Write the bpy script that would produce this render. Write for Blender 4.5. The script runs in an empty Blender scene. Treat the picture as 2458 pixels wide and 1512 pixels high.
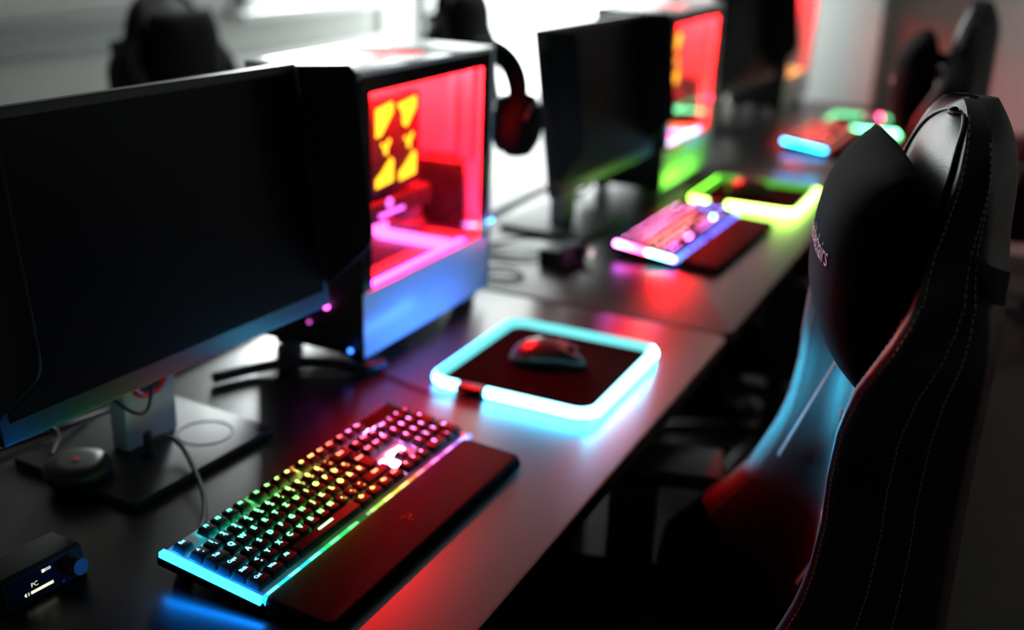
import bpy, bmesh, math, random
from mathutils import Vector, Matrix, Euler
random.seed(7)
PI = math.pi
SC = bpy.context.scene
COL = SC.collection
DZ = 0.74                      # desk top height above the floor

# ------------------------------------------------------------------ materials
def new_mat(name):
    m = bpy.data.materials.new(name); m.use_nodes = True
    nt = m.node_tree; nt.nodes.clear()
    out = nt.nodes.new('ShaderNodeOutputMaterial')
    return m, nt, out
def pbr(name, col, rough=.5, metal=0, spec=.5, coat=0, bump=0, bscale=200, var=0, vscale=6, rvar=0, sheen=0, coat_rough=.1):
    m, nt, out = new_mat(name)
    b = nt.nodes.new('ShaderNodeBsdfPrincipled')
    b.inputs['Base Color'].default_value = (*col, 1)
    b.inputs['Roughness'].default_value = rough
    b.inputs['Metallic'].default_value = metal
    b.inputs['Specular IOR Level'].default_value = spec
    b.inputs['Coat Weight'].default_value = coat
    b.inputs['Coat Roughness'].default_value = coat_rough
    b.inputs['Sheen Weight'].default_value = sheen
    tc = nt.nodes.new('ShaderNodeTexCoord')
    if bump:
        n = nt.nodes.new('ShaderNodeTexVoronoi' if bump > .25 else 'ShaderNodeTexNoise')
        n.inputs['Scale'].default_value = bscale
        nt.links.new(tc.outputs['Object'], n.inputs['Vector'])
        bp = nt.nodes.new('ShaderNodeBump'); bp.inputs['Strength'].default_value = min(bump, 1)
        bp.inputs['Distance'].default_value = .0006
        nt.links.new(n.outputs[0], bp.inputs['Height']); nt.links.new(bp.outputs[0], b.inputs['Normal'])
    if var:
        n = nt.nodes.new('ShaderNodeTexNoise'); n.inputs['Scale'].default_value = vscale; n.inputs['Detail'].default_value = 6
        nt.links.new(tc.outputs['Object'], n.inputs['Vector'])
        r = nt.nodes.new('ShaderNodeValToRGB')
        lo = tuple(max(0, c*(1-var)) for c in col); hi = tuple(min(1, c*(1+var)) for c in col)
        r.color_ramp.elements[0].position = .3; r.color_ramp.elements[1].position = .7
        r.color_ramp.elements[0].color = (*lo, 1); r.color_ramp.elements[1].color = (*hi, 1)
        nt.links.new(n.outputs[0], r.inputs[0]); nt.links.new(r.outputs[0], b.inputs['Base Color'])
    nt.links.new(b.outputs[0], out.inputs[0])
    return m
def emis(name, col, s):
    m, nt, out = new_mat(name)
    e = nt.nodes.new('ShaderNodeEmission'); e.inputs[0].default_value = (*col, 1); e.inputs[1].default_value = s
    nt.links.new(e.outputs[0], out.inputs[0]); return m
def emis_attr(name, s, attr='glow'):
    m, nt, out = new_mat(name)
    e = nt.nodes.new('ShaderNodeEmission'); e.inputs[1].default_value = s
    a = nt.nodes.new('ShaderNodeAttribute'); a.attribute_name = attr
    nt.links.new(a.outputs[0], e.inputs[0]); nt.links.new(e.outputs[0], out.inputs[0]); return m
def emis_obj(name, s):
    m, nt, out = new_mat(name)
    e = nt.nodes.new('ShaderNodeEmission'); e.inputs[1].default_value = s
    a = nt.nodes.new('ShaderNodeObjectInfo')
    nt.links.new(a.outputs['Color'], e.inputs[0]); nt.links.new(e.outputs[0], out.inputs[0]); return m
def thin_glass(name, tint=(.86,.86,.86), rough=.02):
    m, nt, out = new_mat(name)
    t = nt.nodes.new('ShaderNodeBsdfTransparent'); t.inputs[0].default_value = (*tint, 1)
    g = nt.nodes.new('ShaderNodeBsdfGlossy'); g.inputs['Roughness'].default_value = rough
    f = nt.nodes.new('ShaderNodeFresnel')
    ge = nt.nodes.new('ShaderNodeNewGeometry'); mm = nt.nodes.new('ShaderNodeMath'); mm.operation = 'MULTIPLY_ADD'   # same reflectance on both faces of the pane
    mm.inputs[1].default_value = 1/1.4-1.4; mm.inputs[2].default_value = 1.4
    nt.links.new(ge.outputs['Backfacing'], mm.inputs[0]); nt.links.new(mm.outputs[0], f.inputs[0])
    mx = nt.nodes.new('ShaderNodeMixShader')
    nt.links.new(f.outputs[0], mx.inputs[0]); nt.links.new(t.outputs[0], mx.inputs[1]); nt.links.new(g.outputs[0], mx.inputs[2])
    nt.links.new(mx.outputs[0], out.inputs[0]); return m

M = dict(
 desk=pbr('desk_laminate', (.005,.0042,.0040), .31, spec=.62, bump=.06, bscale=420, var=.12, vscale=9),
 paledesk=pbr('pale_laminate', (.85,.86,.88), .40, spec=.9, bump=.05, bscale=420),
 deskedge=pbr('desk_edge_band', (.012,.012,.012), .45),
 steel=pbr('black_powder_steel', (.012,.012,.013), .45, spec=.4, bump=.08, bscale=900),
 plastic=pbr('black_matte_plastic', (.005,.005,.006), .5, spec=.2, bump=.05, bscale=900),
 softplastic=pbr('charcoal_plastic', (.014,.014,.015), .40, spec=.35, bump=.05, bscale=700),
 bezel=pbr('bezel_plastic', (.016,.016,.018), .36, spec=.5, bump=.04, bscale=800),
 shield=pbr('hood_plastic', (.005,.005,.006), .55, spec=.2, bump=.05, bscale=900),
 screen=pbr('dark_screen', (.002,.002,.003), .32, spec=.12),
 standmetal=pbr('grey_stand_metal', (.42,.42,.43), .42, metal=0, spec=.5, bump=.04, bscale=600),
 redring=pbr('red_ring', (.8,.02,.03), .35, spec=.5),
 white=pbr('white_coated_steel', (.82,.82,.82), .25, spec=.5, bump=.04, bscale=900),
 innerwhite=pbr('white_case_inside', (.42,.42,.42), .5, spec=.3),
 rear=pbr('black_case_rear', (.010,.010,.010), .5, spec=.3),
 board=pbr('dark_circuit_board', (.012,.012,.013), .5, var=.3, vscale=60),
 glass=thin_glass('tinted_side_glass'),
 blackglass=pbr('black_glass_border', (.006,.006,.006), .15, spec=.5),
 kbframe=pbr('keyboard_frame', (.003,.003,.003), .6, spec=.05, bump=.05, bscale=900),
 plate=pbr('keyboard_plate', (.55,.55,.56), .45, metal=0, spec=.5),
 cap=pbr('keycap_plastic', (.003,.003,.003), .5, spec=.14, bump=.04, bscale=900),
 leatherette=pbr('wrist_rest_leatherette', (.003,.0025,.0025), .6, spec=.05, bump=.3, bscale=700),
 padcloth=pbr('mouse_pad_cloth', (.002,.002,.003), .95, spec=.02, bump=.12, bscale=1500),
 mouse=pbr('mouse_shell', (.012,.012,.013), .28, spec=.55),
 rubber=pbr('black_rubber', (.009,.009,.009), .6, spec=.3),
 cable=pbr('black_cable', (.010,.010,.011), .45, spec=.45),
 greycable=pbr('grey_braided_cable', (.07,.07,.07), .6, bump=.2, bscale=900),
 leather=pbr('black_leather', (.003,.003,.003), .46, spec=.17, bump=.35, bscale=420),
 sleek=pbr('smooth_black_leather', (.012,.012,.012), .50, spec=.5, bump=.3, bscale=420),
 stitch=pbr('grey_stitching', (.20,.19,.17), .7),
 pillow=pbr('black_velour', (.005,.005,.005), .9, spec=.06, bump=.1, bscale=900),
 thread=pbr('pale_embroidery', (.75,.62,.60), .5),
 seam=pbr('pale_seam_thread', (.55,.42,.48), .6),
 webbing=pbr('black_webbing', (.02,.017,.02), .6),
 chrome=pbr('dark_aluminium', (.10,.10,.105), .3, metal=.8),
 wall=pbr('painted_wall', (.52,.53,.50), .75, spec=.2, bump=.1, bscale=120, var=.03, vscale=2),
 pillarw=pbr('white_panel_wall', (.72,.74,.72), .6, spec=.3, bump=.05, bscale=200),
 farwall=pbr('pink_cast_wall', (.62,.53,.51), .75, spec=.2, bump=.1, bscale=120),  # pink cast of the red tower light is put into the wall colour
 floor=pbr('grey_vinyl_floor', (.045,.043,.038), .45, spec=.2, bump=.1, bscale=60, var=.15, vscale=14),
 ceil=pbr('grey_ceiling', (.22,.22,.22), .8),
 frame=pbr('window_frame_white', (.75,.77,.76), .4, spec=.4),
 trunk=pbr('grey_trunking', (.20,.23,.22), .6),
 base=pbr('dark_baseboard', (.05,.045,.045), .5),
 sky=emis('daylight_pane', (.93,1.0,1.0), 32.0),
 doorsky=emis('daylight_curtain', (.92,1.0,.985), 5.5),
 oled=emis('oled_pixels', (1,.96,.72), 1.0),
 oledgrey=emis('oled_pixels_dim', (.9,.9,.85), .55),
 knobm=pbr('knob_metal', (.10,.14,.16), .38, metal=.3),
 legend=emis_obj('backlit_legend', 9.0),
 glow=emis_attr('led_glow', 1.0),
 carton=pbr('matte_grey_plastic', (.10,.10,.11), .5),
)
_emc = {}
def E(col, s):
    k = (tuple(col), s)
    if k not in _emc: _emc[k] = emis('led_%d' % len(_emc), col, s)
    return _emc[k]

# ------------------------------------------------------------------ mesh helper
class MB:
    def __init__(s): s.bm = bmesh.new(); s.mats = []; s.mi = 0; s.cl = None
    def mat(s, m):
        if m not in s.mats: s.mats.append(m)
        s.mi = s.mats.index(m); return s
    def _merge(s, b, T=None):
        if T is not None: b.transform(T)
        vm = {}
        for v in b.verts: vm[v] = s.bm.verts.new(v.co)
        for f in b.faces:
            try: nf = s.bm.faces.new([vm[v] for v in f.verts])
            except ValueError: continue
            nf.material_index = s.mi
        b.free()
    def box(s, c, d, bev=0, rot=None, seg=2):
        b = bmesh.new(); bmesh.ops.create_cube(b, size=1)
        bmesh.ops.scale(b, vec=d, verts=b.verts)
        if bev: bmesh.ops.bevel(b, geom=b.edges[:], offset=bev, segments=seg, profile=.6, affect='EDGES')
        T = Matrix.Translation(c)
        if rot is not None: T = T @ Euler(rot).to_matrix().to_4x4()
        s._merge(b, T); return s
    def taper(s, c, d, top, bev=0, shift=(0,0)):
        b = bmesh.new(); bmesh.ops.create_cube(b, size=1); bmesh.ops.scale(b, vec=d, verts=b.verts)
        for v in b.verts:
            if v.co.z > 0: v.co.x = v.co.x*top[0]+shift[0]; v.co.y = v.co.y*top[1]+shift[1]
        if bev: bmesh.ops.bevel(b, geom=b.edges[:], offset=bev, segments=2, profile=.6, affect='EDGES')
        s._merge(b, Matrix.Translation(c)); return s
    def cyl(s, c, r, h, axis='Z', seg=32, r2=None, bev=0):
        b = bmesh.new(); bmesh.ops.create_cone(b, cap_ends=True, segments=seg, radius1=r, radius2=r if r2 is None else r2, depth=h)
        if bev:
            es = [e for e in b.edges if abs(e.verts[0].co.z-e.verts[1].co.z) < 1e-6]
            bmesh.ops.bevel(b, geom=es, offset=bev, segments=2, profile=.6, affect='EDGES')
        R = {'Z':Matrix(), 'X':Matrix.Rotation(PI/2,4,'Y'), 'Y':Matrix.Rotation(-PI/2,4,'X')}[axis] if isinstance(axis, str) else axis
        s._merge(b, Matrix.Translation(c) @ R); return s
    def lathe(s, prof, c=(0,0,0), seg=40, T=None):
        b = bmesh.new(); rings = []
        for r, z in prof:
            if r < 1e-6: rings.append([b.verts.new((0,0,z))])
            else: rings.append([b.verts.new((r*math.cos(2*PI*i/seg), r*math.sin(2*PI*i/seg), z)) for i in range(seg)])
        for A, B in zip(rings[:-1], rings[1:]):
            for i in range(seg):
                j = (i+1) % seg
                q = [A[i % len(A)], A[j % len(A)], B[j % len(B)], B[i % len(B)]]
                q2 = []
                for v in q:
                    if v not in q2: q2.append(v)
                if len(q2) > 2: b.faces.new(q2)
        s._merge(b, Matrix.Translation(c) @ (T if T is not None else Matrix())); return s
    def tube(s, pts, r, seg=8, closed=False, cap=True):
        P = [Vector(p) for p in pts]; n = len(P)
        b = bmesh.new(); rings = []; up = Vector((0,0,1)); prev = None
        for i in range(n):
            if closed: t = P[(i+1) % n]-P[i-1]
            else: t = P[min(i+1,n-1)]-P[max(i-1,0)]
            if t.length < 1e-9: t = Vector((1,0,0))
            t.normalize()
            if prev is None:
                a = up if abs(t.dot(up)) < .95 else Vector((1,0,0))
                x = t.cross(a).normalized()
            else:
                x = prev-t*prev.dot(t)
                x = x.normalized() if x.length > 1e-6 else t.cross(up).normalized()
            prev = x; y = t.cross(x)
            rr = r[i] if isinstance(r, (list, tuple)) else r
            rings.append([b.verts.new(P[i]+x*(rr*math.cos(2*PI*k/seg))+y*(rr*math.sin(2*PI*k/seg))) for k in range(seg)])
        rng = range(n if closed else n-1)
        for i in rng:
            A, B = rings[i], rings[(i+1) % n]
            for k in range(seg): b.faces.new([A[k], A[(k+1) % seg], B[(k+1) % seg], B[k]])
        if not closed and cap:
            b.faces.new(list(reversed(rings[0]))); b.faces.new(rings[-1])
        s._merge(b); return s
    def prism(s, poly, d0, d1, axis='Z', bev=0):
        f = {'Z':lambda a,b_,d:(a,b_,d), 'Y':lambda a,b_,d:(a,d,b_), 'X':lambda a,b_,d:(d,a,b_)}[axis]
        b = bmesh.new()
        A = [b.verts.new(f(x,y,d0)) for x,y in poly]; B = [b.verts.new(f(x,y,d1)) for x,y in poly]
        n = len(poly)
        b.faces.new(list(reversed(A))); b.faces.new(B)
        for i in range(n): b.faces.new([A[i], A[(i+1)%n], B[(i+1)%n], B[i]])
        bmesh.ops.recalc_face_normals(b, faces=b.faces[:])
        if bev: bmesh.ops.bevel(b, geom=b.edges[:], offset=bev, segments=2, profile=.6, affect='EDGES', clamp_overlap=True)
        s._merge(b); return s
    def grid(s, rows, close_u=False, flip=False):
        vs = [[s.bm.verts.new(p) for p in r] for r in rows]
        for A, B in zip(vs[:-1], vs[1:]):
            n = len(A)
            for i in range(n if close_u else n-1):
                q = [A[i], A[(i+1)%n], B[(i+1)%n], B[i]]
                f = s.bm.faces.new(q[::-1] if flip else q); f.material_index = s.mi
        return vs
    def face(s, vs):
        f = s.bm.faces.new(vs); f.material_index = s.mi
    def mesh_faces(s, verts, faces, T=None):
        vs = [s.bm.verts.new(T @ Vector(v) if T is not None else v) for v in verts]
        for f in faces:
            try: nf = s.bm.faces.new([vs[i] for i in f]); nf.material_index = s.mi
            except ValueError: pass
        return s
    def build(s, name, mat=None, parent=None, loc=(0,0,0), rot=(0,0,0), smooth=35, recalc=True, subsurf=0):
        if recalc: bmesh.ops.recalc_face_normals(s.bm, faces=s.bm.faces[:])
        me = bpy.data.meshes.new(name); s.bm.to_mesh(me); s.bm.free()
        for m in (s.mats or [mat]): me.materials.append(m)
        if smooth:
            me.shade_smooth()
            if smooth < 180: me.set_sharp_from_angle(angle=math.radians(smooth))
        o = bpy.data.objects.new(name, me); COL.objects.link(o)
        o.location = loc; o.rotation_euler = rot
        if parent is not None: o.parent = parent
        if subsurf:
            md = o.modifiers.new('Subdivision', 'SUBSURF'); md.levels = subsurf; md.render_levels = subsurf
        return o

def empty(name, loc=(0,0,0), rot=(0,0,0)):
    o = bpy.data.objects.new(name, None); COL.objects.link(o)
    o.location = loc; o.rotation_euler = rot; o.empty_display_size = .1
    return o
def tag(o, label, cat, group=None):
    o['label'] = label; o['category'] = cat
    if group: o['group'] = group
    return o
def struct(o): o['kind'] = 'structure'; return o
def copy_tree(o, parent=None):
    c = o.copy(); COL.objects.link(c)
    if parent is not None: c.parent = parent
    for ch in list(o.children): copy_tree(ch, c)
    return c
def rrect(x0, y0, x1, y1, r, n=6):
    pts = []
    for cx, cy, a0 in ((x1-r,y0+r,-PI/2),(x1-r,y1-r,0),(x0+r,y1-r,PI/2),(x0+r,y0+r,PI)):
        for i in range(n+1):
            a = a0+PI/2*i/n; pts.append((cx+r*math.cos(a), cy+r*math.sin(a)))
    return pts
def lerp_table(tab, x):
    if x <= tab[0][0]: return tab[0][1]
    for (a, va), (b, vb) in zip(tab[:-1], tab[1:]):
        if x <= b:
            t = (x-a)/(b-a)
            if isinstance(va, tuple): return tuple(p+(q-p)*t for p, q in zip(va, vb))
            return va+(vb-va)*t
    return tab[-1][1]
def smooth_path(pts, n=8):
    P = [Vector(p) for p in pts]; out = []
    for i in range(len(P)-1):
        p0 = P[max(i-1,0)]; p1 = P[i]; p2 = P[i+1]; p3 = P[min(i+2,len(P)-1)]
        for k in range(n):
            t = k/n
            out.append(.5*((2*p1)+(p2-p0)*t+(2*p0-5*p1+4*p2-p3)*t*t+(3*p1-p0-3*p2+p3)*t**3))
    out.append(P[-1]); return out
_txt = {}
def text_mesh(s, size):
    """outline mesh of a string, centred on its own middle, lying in XY"""
    k = (s, size)
    if k in _txt: return _txt[k]
    cu = bpy.data.curves.new('txt', 'FONT'); cu.body = s; cu.size = size
    cu.align_x = 'CENTER'; cu.align_y = 'CENTER'; cu.resolution_u = 3
    ob = bpy.data.objects.new('txt', cu); COL.objects.link(ob)
    dg = bpy.context.evaluated_depsgraph_get(); dg.update()
    me = bpy.data.meshes.new_from_object(ob.evaluated_get(dg))
    V = [tuple(v.co) for v in me.vertices]; F = [tuple(p.vertices) for p in me.polygons]
    bpy.data.objects.remove(ob); bpy.data.curves.remove(cu); bpy.data.meshes.remove(me)
    _txt[k] = (V, F); return _txt[k]
def set_glow(o, fn):
    """corner colour 'glow' from fn(face centre, face normal) in the object's own space"""
    me = o.data; a = me.attributes.new('glow', 'FLOAT_COLOR', 'CORNER')
    for p in me.polygons:
        c = fn(p.center, p.normal)
        for li in p.loop_indices: a.data[li].color = (*c, 1)

# ------------------------------------------------------------------ room
XL, XR, YF, YB, H = -3.2, 4.1, -2.6, 2.6, 2.75
m = MB(); m.box(((XL+XR)/2,(YF+YB)/2,-.05),(XR-XL+.4,YB-YF+.4,.1)); struct(m.build('floor', M['floor']))
m = MB(); m.box(((XL+XR)/2,(YF+YB)/2,H+.05),(XR-XL+.4,YB-YF+.4,.1)); struct(m.build('ceiling', M['ceil']))
def wall_with_openings(name, mat, a0, a1, ops, fn, th=.12):
    """wall along one axis with rectangular openings (a0,a1,z0,z1); fn maps (a, depth, z) boxes"""
    m = MB(); xs = sorted({a0, a1, *[o[0] for o in ops], *[o[1] for o in ops]})
    for u, v in zip(xs[:-1], xs[1:]):
        mid = (u+v)/2; cut = sorted([(o[2], o[3]) for o in ops if o[0] <= mid <= o[1]])
        z = 0
        for lo, hi in cut+[(H, H)]:
            if lo > z+1e-4: fn(m, u, v, z, lo, th)
            z = hi
    return struct(m.build(name, mat, smooth=0))
def bxY(m, u, v, z0, z1, th): m.box(((u+v)/2, YB+th/2, (z0+z1)/2), (v-u, th, z1-z0))
def bxX(m, u, v, z0, z1, th): m.box((XR+th/2, (u+v)/2, (z0+z1)/2), (th, v-u, z1-z0))
W1 = (2.64, 3.62, DZ+.26, 2.35)
W2 = (3.73, 4.08, .06, 2.4)
W3 = (1.22, 2.54, .06, 2.4)
wall_with_openings('wall_back', M['wall'], XL-.1, XR+.1, [W1, W2], bxY)
wall_with_openings('wall_right', M['farwall'], YF-.1, YB+.1, [W3], bxX)
m = MB(); m.box((XL-.06,0,H/2),(.12,YB-YF+.4,H)); struct(m.build('wall_left', M['wall']))
m = MB(); m.box((.4,YF-.06,H/2),(XR-XL+.4,.12,H)); struct(m.build('wall_front', M['wall']))
def window(name, W, axis, mull, pane):
    a0, a1, z0, z1 = W; r = empty(name); struct(r)
    fw = .07
    f = MB()
    def bx(u0, u1, w0, w1, d0, d1, bev=.006):
        if axis == 'Y': f.box(((u0+u1)/2, YB+(d0+d1)/2, (w0+w1)/2), (u1-u0, d1-d0, w1-w0), bev)
        else: f.box((XR+(d0+d1)/2, (u0+u1)/2, (w0+w1)/2), (d1-d0, u1-u0, w1-w0), bev)
    bx(a0, a1, z0, z0+fw, -.03, .06); bx(a0, a1, z1-fw, z1, -.03, .06)
    bx(a0, a0+fw, z0, z1, -.03, .06); bx(a1-fw, a1, z0, z1, -.03, .06)
    for k in range(1, mull):
        c = a0+(a1-a0)*k/mull; bx(c-.035, c+.035, z0, z1, -.025, .055)
    f.build('frame', M['frame'], r)
    for k in range(mull):
        u0 = a0+(a1-a0)*k/mull+.035; u1 = a0+(a1-a0)*(k+1)/mull-.035
        f = MB(); bx(u0, u1, z0+fw*.7, z1-fw*.7, .02, .03, 0); f.build('pane', pane, r)
    if z0 > .3:
        f = MB(); bx(a0-.05, a1+.05, z0-.035, z0, -.10, .02, .008); f.build('sill', M['frame'], r)
    return r
window('window_1', W1, 'Y', 1, M['sky'])
window('window_2', W2, 'Y', 1, M['doorsky'])
window('window_3', W3, 'X', 1, M['doorsky'])
m = MB(); m.box((.9, YB-.02, DZ+.285),(3.2,.04,.03),.005); m.box((.9, YB-.012, DZ+.20),(3.2,.024,.045),.005); struct(m.build('trim_1', M['trunk']))
m = MB(); m.box((3.1, YB-.02, DZ+.05),(1.3,.04,.06),.006); struct(m.build('trim_2', M['frame']))
# white wall projection at the end of the room
m = MB(); m.box((XR-.09, .42, H/2),(.18,.34,H),.006); struct(m.build('wall_pillar', M['pillarw']))
m = MB(); m.box((XR-.012, (YF+.25)/2, .045),(.024,.25-YF,.09),.004); struct(m.build('baseboard_right', M['base']))
m = MB(); m.box((.4, YB-.012, .045),(XR-XL,.024,.09),.004); struct(m.build('baseboard_back', M['frame']))

# ------------------------------------------------------------------ desks
def desk(x0, x1, label, yc=.35, top=None, group='desks in the row'):
    top = top or M['desk']
    r = empty('desk', ((x0+x1)/2, yc, 0)); tag(r, label, 'desk', group)
    w = (x1-x0)/2
    m = MB(); m.prism(rrect(-w, -.35, w, .35, .028), DZ-.024, DZ, 'Z', .002); m.build('table_top', top, r)
    m = MB(); m.prism(rrect(-w+.002, -.348, w-.002, .348, .027), DZ-.027, DZ-.024, 'Z'); m.build('edge_band', M['deskedge'], r)
    for sx in (-1, 1):
        m = MB(); X = sx*(w-.10)
        m.box((X, 0, .36),(.07,.11,.66),.006); m.box((X, 0, .018),(.07,.62,.036),.006); m.box((X,0,.70),(.06,.6,.03),.004)
        m.build('leg', M['steel'], r)
    m = MB(); m.box((0,-.12,.697),(2*w-.24,.05,.035),.004); m.box((0,.12,.697),(2*w-.24,.05,.035),.004); m.build('crossbar', M['steel'], r)
    m = MB(); m.box((0,.24,.60),(2*w-.28,.13,.006)); m.box((0,.305,.64),(2*w-.28,.006,.08)); m.build('cable_tray', M['steel'], r)
    return r
desk(-.64, .763, 'nearest dark desk, carrying the rainbow lit keyboard and the cyan edged mouse pad')
desk(.769, 2.14, 'dark desk in the middle of the row, carrying the pink and blue lit keyboard')
desk(2.146, 3.52, 'dark desk at the far end of the row, carrying the red lit keyboard')

# ------------------------------------------------------------------ keyboards
U = .01905
RAIN = [(0,(.03,.42,1.0)),(1.2,(.02,.55,1.0)),(3,(.02,.85,.75)),(4.6,(.03,1.0,.38)),(7.5,(.12,1.0,.15)),(9.6,(.45,1.0,.12)),(11.2,(.95,.95,.12)),
        (12.6,(1.0,.5,.08)),(14.2,(1.0,.16,.06)),(15.6,(1.0,.08,.16)),(17.2,(1.0,.14,.5)),(19.2,(.95,.22,.85)),(21.2,(.62,.25,1.0)),(22.6,(.3,.3,1.0))]
def keys():
    K = []   # (u_left, width, row, rows high, legend)
    def row(r, u, items):
        for t in items:
            w = 1
            if isinstance(t, tuple): t, w = t
            if t is None: u += w; continue
            K.append((u, w, r, 1, t)); u += w
    row(0, 0, ['Esc', (None,1), 'F1','F2','F3','F4',(None,.5),'F5','F6','F7','F8',(None,.5),'F9','F10','F11','F12',(None,.25),'Prt','Scr','Pau'])
    row(1, 0, list('^1234567890')+['\u00df','\u00b4',('Back',2),(None,.25),'Ins','Pos','Up',(None,.25),'Num','/','*','-'])
    row(2, 0, [('Tab',1.5)]+list('QWERTZUIOP')+['\u00dc','+'])
    K.append((13.75,1.25,2,2,'Enter')); row(2, 15.25, ['Del','End','Dn',(None,.25),'7','8','9']); K.append((21.5,1,2,2,'+'))
    row(3, 0, [('Caps',1.75)]+list('ASDFGHJKL')+['\u00d6','\u00c4','#']); row(3, 18.5, list('456'))
    row(4, 0, [('Shift',1.25),'<']+list('YXCVBNM,.-')+[('Shift',2.75)]); row(4, 16.25, ['up']); row(4, 18.5, list('123')); K.append((21.5,1,4,2,'Ent'))
    row(5, 0, [('Ctrl',1.25),('Win',1.25),('Alt',1.25),(' ',6.25),('Gr',1.25),('Fn',1.25),('Mn',1.25),('Ctrl',1.25),(None,.25),'left','down','right',(None,.25),('0',2),','])
    return K
KEYS = keys()
def ky(r): return -((0 if r == 0 else 1.236+(r-1))-3)*U
PLZ = .0165
def add_key(m, k, at=(0,0)):
    u, w, r, h, t = k
    sx = w*U-.0012; sy = h*U-.0012
    m.mat(M['cap']).taper((at[0], at[1], PLZ+.0065),(sx,sy,.0080),((sx-.0045)/sx,(sy-.005)/sy),.0007,(0,.0006))
    zt = PLZ+.01062
    m.mat(M['legend'])
    ax, ay = at[0], at[1]+.0026
    if h == 2: ay += .004
    if t == ' ':
        m.box((ax, ay, zt),(.026,.0022,.0003))
    elif t in ('up','down','left','right'):
        a = {'up':0,'left':PI/2,'down':PI,'right':-PI/2}[t]
        m.mesh_faces([(-.002,-.0015,0),(.002,-.0015,0),(0,.002,0)],[(0,1,2)],Matrix.Translation((ax,ay,zt+.0002))@Matrix.Rotation(a,4,'Z'))
    else:
        long = len(t) > 1
        V, F = text_mesh(t, .0058 if long else .0088)
        m.mesh_faces(V, F, Matrix.Translation((ax, ay, zt+.0002)))
        if r == 1 and not long and u < 13:
            V, F = text_mesh('!"\u00a7$%&/()=?'[min(int(u)-1, 10)] if u >= 1 else '\u00b0', .0048)
            m.mesh_faces(V, F, Matrix.Translation((ax+.0012, ay-.0062, zt+.0002)))
        if t in ',.-<#+' and u < 15:
            V, F = text_mesh({',':';','.':':','-':'_','<':'>','#':"'",'+':'*'}[t], .0045)
            m.mesh_faces(V, F, Matrix.Translation((ax+.002, ay-.0058, zt+.0002)))
_capmesh = {}
def cap_mesh(i):
    if i not in _capmesh:
        m = MB(); add_key(m, KEYS[i]); o = m.build('keycap', None, None, smooth=40, recalc=False)
        me = o.data; bpy.data.objects.remove(o); _capmesh[i] = me
    return _capmesh[i]
LAST = [i for i, k in enumerate(KEYS) if k[4] in ('Scr',) or (k[0] >= 18.4 and k[2] == 1)]
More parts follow.
